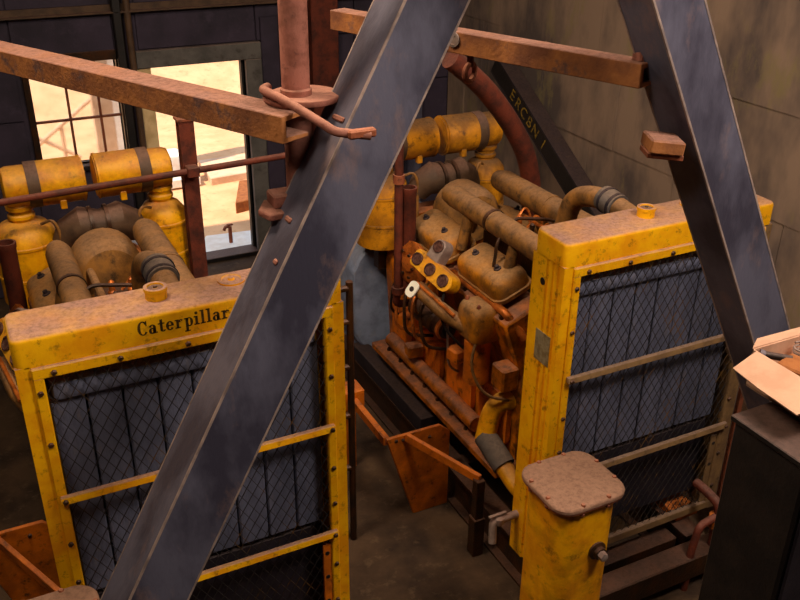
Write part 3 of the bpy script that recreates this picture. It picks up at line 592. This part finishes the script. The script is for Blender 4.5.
# round column with its plate
CX, CY = 1.085, -.36
t = thing('pipe_column', 'pinkish rusty round pipe column with a disc plate', 'column', (CX,CY,2.96))
obj('pipe', lathe(B(), [(.05,0),(.05,3.04)], (0,0,0), (0,0,1), 28), M['rustpink'], t)
obj('disc_plate', lathe(B(), [(.128,0),(.13,.003),(.13,.017),(.128,.02)], (.03,.0,.40), (0,0,1), 40), M['rustpink'], t)
obj('collar', lathe(B(), [(.056,0),(.056,.02),(.05,.026)], (0,0,.42), (0,0,1), 28), M['rustpink'], t)
obj('seat_bracket', prism(B(), [(-.16,-.09),(.06,-.09),(.10,.02),(.06,.07),(-.13,.07),(-.18,-.02)], (0,-.02,.0), (1,0,0), (0,1,0), (0,0,.025), .004), M['rustpink'], t)
obj('seat_block', cbox(B(), (-.075,-.02,.05), (.10,.09,.05), .006), M['rustpink'], t)
# hooked tie rod from the column to the slanting leg
hk = tube(B(), bend([(1.00,-.30,3.40),(.953,-.375,3.412),(.985,-.50,3.405),(1.06,-.68,3.355),(1.085,-.712,3.335),(1.20,-.742,3.318)],.05), .016, 12)
t = thing('tie_hook', 'rusty hooked rod tying the pipe column to the slanting leg', 'hook', (1.0,-.5,3.37))
o = obj('rod', hk, M['rustpink'], t, (-1.0,.5,-3.37))
bm = tube(B(), bend([(.99,-.32,3.375),(.965,-.385,3.378),(.985,-.455,3.378),(1.03,-.50,3.37)],.04), .014, 10)
obj('lower_bar', bm, M['rustpink'], t, (-1.0,.5,-3.37))
bm = tube(B(), bend([(1.02,-.46,3.35),(1.045,-.50,3.345),(1.07,-.47,3.345)],.02), .012, 8); obj('bent_end', bm, M['rustpink'], t, (-1.0,.5,-3.37))
bm = cbox(B(), (1.17,-.735,3.327), (.10,.03,.03), .006); obj('weld_pad', bm, M['rust'], t, (-1.0,.5,-3.37))

# ------------------------------------------------------------------ pipes around the engines
tag(obj('hand_rail', tube(B(), [(-1.6,2.33,2.165),(.12,2.33,2.205),(2.02,2.33,2.258)], .022, 14), M['rustred']), 'thin rusty rail crossing in front of the left air cleaners', 'rail')
t = thing('rusty_post', 'dark red rusty post standing in front of the doorway', 'post', (1.315,2.425,0))
obj('flange_face', prism(B(), [(-.05,-.045),(.05,-.045),(.05,-.03),(.01,-.03),(.01,.03),(.05,.03),(.05,.045),(-.05,.045),(-.05,.03),(-.01,.03),(-.01,-.03),(-.05,-.03)], (0,0,0), (1,0,0), (0,1,0), (0,0,2.56)), M['rustred'], t, ang=20)
obj('cap_plate', box(B(), (-.06,-.055,2.56), (.06,.055,2.575)), M['rust'], t)
obj('rail_clamp', box(B(), (-.04,-.13,2.20), (.04,-.045,2.27), .006), M['rustred'], t)
tag(obj('bent_pipe', tube(B(), bend([(2.77,1.5,3.01),(3.02,1.52,2.82),(3.27,1.56,2.55),(3.46,1.6,2.28),(3.57,1.66,1.98),(3.60,1.7,1.80)],.3,8), .068, 18), M['rustred']), 'curved dark red rusty pipe arching over the middle engine', 'pipe')
t = thing('shackle_ring', 'small rusty shackle ring hanging under the beam beside the slanting leg', 'shackle', (1.87,-.24,3.40))
obj('ring', tube(B(), [Vector((.035*math.cos(a),.02*math.cos(a),.035*math.sin(a)-.04)) for a in [k*PI/10 for k in range(21)]], .012, 8), M['rust'], t, (.0,-.0,0))
obj('pin', tube(B(), [(0,0,-.015),(0,0,.04)], .014, 8), M['rustred'], t)
t = thing('vertical_pipe', 'rusty upright pipe beside the gauge-panel engine', 'pipe', (2.545,1.74,1.34))
obj('pipe', lathe(B(), [(.03,0),(.03,1.12)], (0,0,0), (0,0,1), 16), M['rustred'], t); obj('collar', lathe(B(), [(.042,0),(.042,.05)], (0,0,.0), (0,0,1), 16), M['rustred'], t)
obj('union', lathe(B(), [(.04,0),(.04,.06)], (0,0,.82), (0,0,1), 12), M['rust'], t)
obj('saddle', tube(B(), bend([(0,0,.03),(.0,.03,-.10),(.2,.10,-.16)],.05), .028, 12), M['rustred'], t)
# frame stand between the engines
t = thing('pipe_stand', 'brown tubular stand behind the lettered radiator at its right', 'stand', (1.775,.95,0))
for x in (-.12, .06): obj('upright', tube(B(), [(x,0,0),(x,0,1.92)], .022, 10), M['darkoil'], t)
for z in (.6,1.0,1.35,1.66,1.88): obj('rung', tube(B(), [(-.12,0,z),(.06,0,z)], .02, 10), M['darkoil'], t)
# leaning stencilled brace on the right wall
a, b = Vector((5.0,4.5,2.19)), Vector((5.0,2.0,.69)); dd = (b-a).normalized(); un = dd.cross(Vector((1,0,0))).normalized()
if un.z < 0: un = -un
t = thing('wall_brace', 'dark diagonal channel brace with yellow stencilled letters against the right wall', 'brace', b)
obj('web', prism(B(), [(-.01,-.085),(.01,-.085),(.01,.085),(-.01,.085)], a-b, (1,0,0), un, b-a, .003), M['black'], t)
obj('flange', prism(B(), [(-.01,.085),(.165,.085),(.165,.10),(-.01,.10)], a-b, (1,0,0), un, b-a), M['darksteel'], t)
obj('flange', prism(B(), [(-.01,-.10),(.165,-.10),(.165,-.085),(-.01,-.085)], a-b, (1,0,0), un, b-a), M['darksteel'], t)
R = Matrix((dd, un, dd.cross(un))).transposed()
for i, ch in enumerate('ERCBN1'):
    cu = bpy.data.curves.new('stencil_letter', 'FONT'); cu.body = ch; cu.size = .16; cu.align_x = 'CENTER'; cu.align_y = 'CENTER'; cu.extrude = .001
    tmp = bpy.data.objects.new('tmp', cu); COL.objects.link(tmp)
    dg = bpy.context.evaluated_depsgraph_get(); me = bpy.data.meshes.new_from_object(tmp.evaluated_get(dg)); bpy.data.objects.remove(tmp)
    me.materials.clear(); me.materials.append(M['yellowink'])
    o = bpy.data.objects.new('stencil_letter', me); COL.objects.link(o); o.parent = t
    o.matrix_local = Matrix.Translation((a-b) + dd*(.45 + .125*i + (.05 if i == 5 else 0)) + Vector((-.012,0,0))) @ R.to_4x4()

t = thing('valve_pipework', 'rusty orange valve and pipes below the right end of the unlettered radiator', 'pipework', (3.72,-.36,0))
obj('riser', tube(B(), bend([(0,0,0),(0,0,.58),(-.02,.12,.62),(-.02,.2,.62)],.06), .03, 12), M['rustred'], t)
obj('valve_body', lathe(B(), [(.03,0),(.055,.02),(.055,.10),(.03,.12)], (0,0,.40), (0,0,1), 14), M['orange'], t)
obj('branch_pipe', tube(B(), bend([(0,0,.5),(-.17,-.02,.5),(-.2,-.02,.3),(-.2,-.02,0)],.05), .024, 12), M['rustred'], t)
obj('valve_stem', tube(B(), [(0,-.02,.46),(.03,-.12,.52)], .012, 8), M['aluminium'], t)
obj('lever', tube(B(), [(-.02,-.12,.50),(.16,-.14,.56)], .012, 8), M['aluminium'], t)
t = thing('side_sheet', 'brown steel sheet standing at the right end of the unlettered radiator', 'sheet', (4.02,-.08,0))
obj('panel', prism(B(), [(0,0),(.26,0),(.26,.70),(.02,1.2),(0,1.2)], (0,0,0), (1,0,0), (0,0,1), (0,.015,0), .003), M['brown'], t)
obj('edge_angle', box(B(), (-.02,-.03,0), (.015,-.0005,1.2), .004), M['rust'], t)

# ------------------------------------------------------------------ cabinet and cardboard box at the right
t = thing('steel_cabinet', 'dark steel cabinet under the open cardboard box', 'cabinet', (2.33,-1.9,0))
obj('body', box(B(), (-.35,-.13,0), (.35,.15,2.58), .008), M['black'], t)
obj('top_lip', box(B(), (-.36,-.14,2.58), (.36,.16,2.60), .003), M['black'], t)
obj('door', box(B(), (-.33,-.142,.1), (.33,-.131,2.5), .003), M['darksteel'], t)
obj('latch', box(B(), (-.30,-.16,1.5), (-.27,-.142,1.62), .003), M['black'], t)
t = thing('cardboard_box', 'open cardboard box with folded flaps on the dark cabinet', 'box', (2.28,-1.80,2.60))
def sheet(name, pts, th=.004, par=None):
    bm = B(); pts = [Vector(p) for p in pts]; n = (pts[1]-pts[0]).cross(pts[2]-pts[0]).normalized()*th
    a_ = [bm.verts.new(p) for p in pts]; b_ = [bm.verts.new(p+n) for p in pts]; bm.faces.new(a_); bm.faces.new(list(reversed(b_)))
    for k in range(len(pts)): bm.faces.new((a_[k], b_[k], b_[(k+1)%len(pts)], a_[(k+1)%len(pts)]))
    return obj(name, bm, M['card'], par)
H = .135
sheet('bottom', [(-.14,-.16,.002),(.30,-.16,.002),(.30,.17,.002),(-.14,.17,.002)], .004, t)
sheet('side', [(-.14,-.16,0),(-.14,.17,0),(-.14,.17,H),(-.14,-.16,H)], .004, t)
sheet('side', [(.30,-.16,0),(.30,.17,0),(.30,.17,H),(.30,-.16,H)], -.004, t)
sheet('side', [(-.14,.17,0),(.30,.17,0),(.30,.17,H),(-.14,.17,H)], .004, t)
sheet('side', [(-.14,-.16,0),(.30,-.16,0),(.30,-.16,H),(-.14,-.16,H)], -.004, t)
sheet('flap', [(-.14,.155,H),(-.14,-.03,H),(-.253,.034,H-.035),(-.236,.15,H-.035)], .004, t)
sheet('flap', [(-.14,-.03,H),(-.14,-.155,H),(-.263,-.13,H-.035),(-.253,.034,H-.035)], .004, t)
sheet('flap', [(-.14,.17,H),(.30,.17,H),(.32,.215,H-.01),(-.06,.225,H-.012)], .004, t)
tag(obj('wood_offcut', cbox(B(), (2.24,-1.80,2.665), (.10,.22,.11), .006, 1, Matrix.Rotation(.25,3,'Z')), M['ply']), 'brown wood offcut lying in the cardboard box', 'wood')
t = thing('battery_torch', 'small black torch lying in the cardboard box', 'torch', (2.21,-1.69,2.70))
obj('barrel', tube(B(), [(-.03,.04,.015),(.03,-.015,.012)], .012, 12), M['black'], t); obj('head', tube(B(), [(-.03,.04,.015),(-.042,.051,.016)], [.013,.016], 12), M['steel'], t)
tag(obj('wire_coil', tube(B(), [Vector((2.32+.03*math.cos(k*.5),-1.68+.03*math.sin(k*.5),2.70+.001*k)) for k in range(30)], .004, 6), M['aluminium']), 'small coil of bare wire in the cardboard box', 'wire')

# ------------------------------------------------------------------ outside the doorway and window
tag(obj('concrete_slab', prism(B(), [(0,0),(1.6,.15),(1.6,.9),(.05,.85)], (2.93,8.25,-.03), (1,0,0), (0,1,0), (0,0,.12), .01), M['concrete']), 'pale concrete slab on the sand, farther one outside the doorway', 'slab')
tag(obj('concrete_ramp', prism(B(), [(0,0),(.9,.2),(.9,.75),(.30,.80)], (2.92,7.10,-.03), (1,0,0), (0,1,0), (0,0,.16), .01), M['ply']), 'brown wedge-shaped ramp block outside the doorway', 'ramp')
tag(obj('white_slab', prism(B(), [(0,0),(.9,.02),(.95,.42),(.25,.5)], (2.1,YB+.14,-.01), (1,0,0), (0,1,0), (0,0,.045), .006), M['white']), 'white slab on the ground just outside the door sill', 'slab')
t = thing('yard_tap', 'small rusty yard tap standing just outside the doorway', 'tap', (2.56,YB+.32,.03))
obj('riser', tube(B(), [(0,0,0),(0,0,.20)], .022, 10), M['rust'], t); obj('spout', tube(B(), bend([(0,0,.19),(-.05,-.01,.22),(-.08,-.02,.17)],.03), .018, 8), M['rust'], t); obj('knob', cbox(B(), (0,0,.225), (.07,.03,.02), .004), M['rust'], t)
t = thing('white_machine', 'white machine part lying on the sand outside the doorway', 'machine', (2.62,8.6,0))
obj('body', box(B(), (-.38,-.2,.05), (.02,.2,.42), .05, 2), M['white'], t); obj('wheel', lathe(B(), [(.11,0),(.13,.02),(.13,.06),(.11,.08)], (.08,-.05,.30), (1,-.2,0), 18), M['rustpink'], t)
obj('plinth', box(B(), (-.45,-.3,0), (.18,.3,.12), .01), M['white'], t)
t = thing('white_post', 'wide white painted post outside the window', 'post', (2.02,9.2,0)); obj('shaft', box(B(), (-.14,-.14,0), (.14,.14,3.2), .01), M['white'], t); obj('base', box(B(), (-.2,-.2,0), (.2,.2,.1), .01), M['concrete'], t)
t = thing('shed_post', 'pinkish boarded post outside the window', 'post', (1.70,8.7,0)); obj('shaft', box(B(), (-.13,-.06,0), (.13,.06,3.0), .01), M['concrete'], t); obj('base', box(B(), (-.18,-.12,0), (.18,.12,.08), .01), M['concrete'], t)
t = thing('yard_railing', 'pale slanting pipe rail outside the window', 'railing', (1.25,9.6,0))
obj('rail', tube(B(), [(-.6,0,.25),(.65,.0,1.15)], .03, 10), M['concrete'], t); obj('rail', tube(B(), [(-.35,0,.55),(.2,0,.2)], .025, 10), M['concrete'], t)
for x, h in ((-.45,.35),(.0,.68),(.5,1.04)): obj('post', tube(B(), [(x,0,-.02),(x,0,h)], .025, 10), M['concrete'], t)
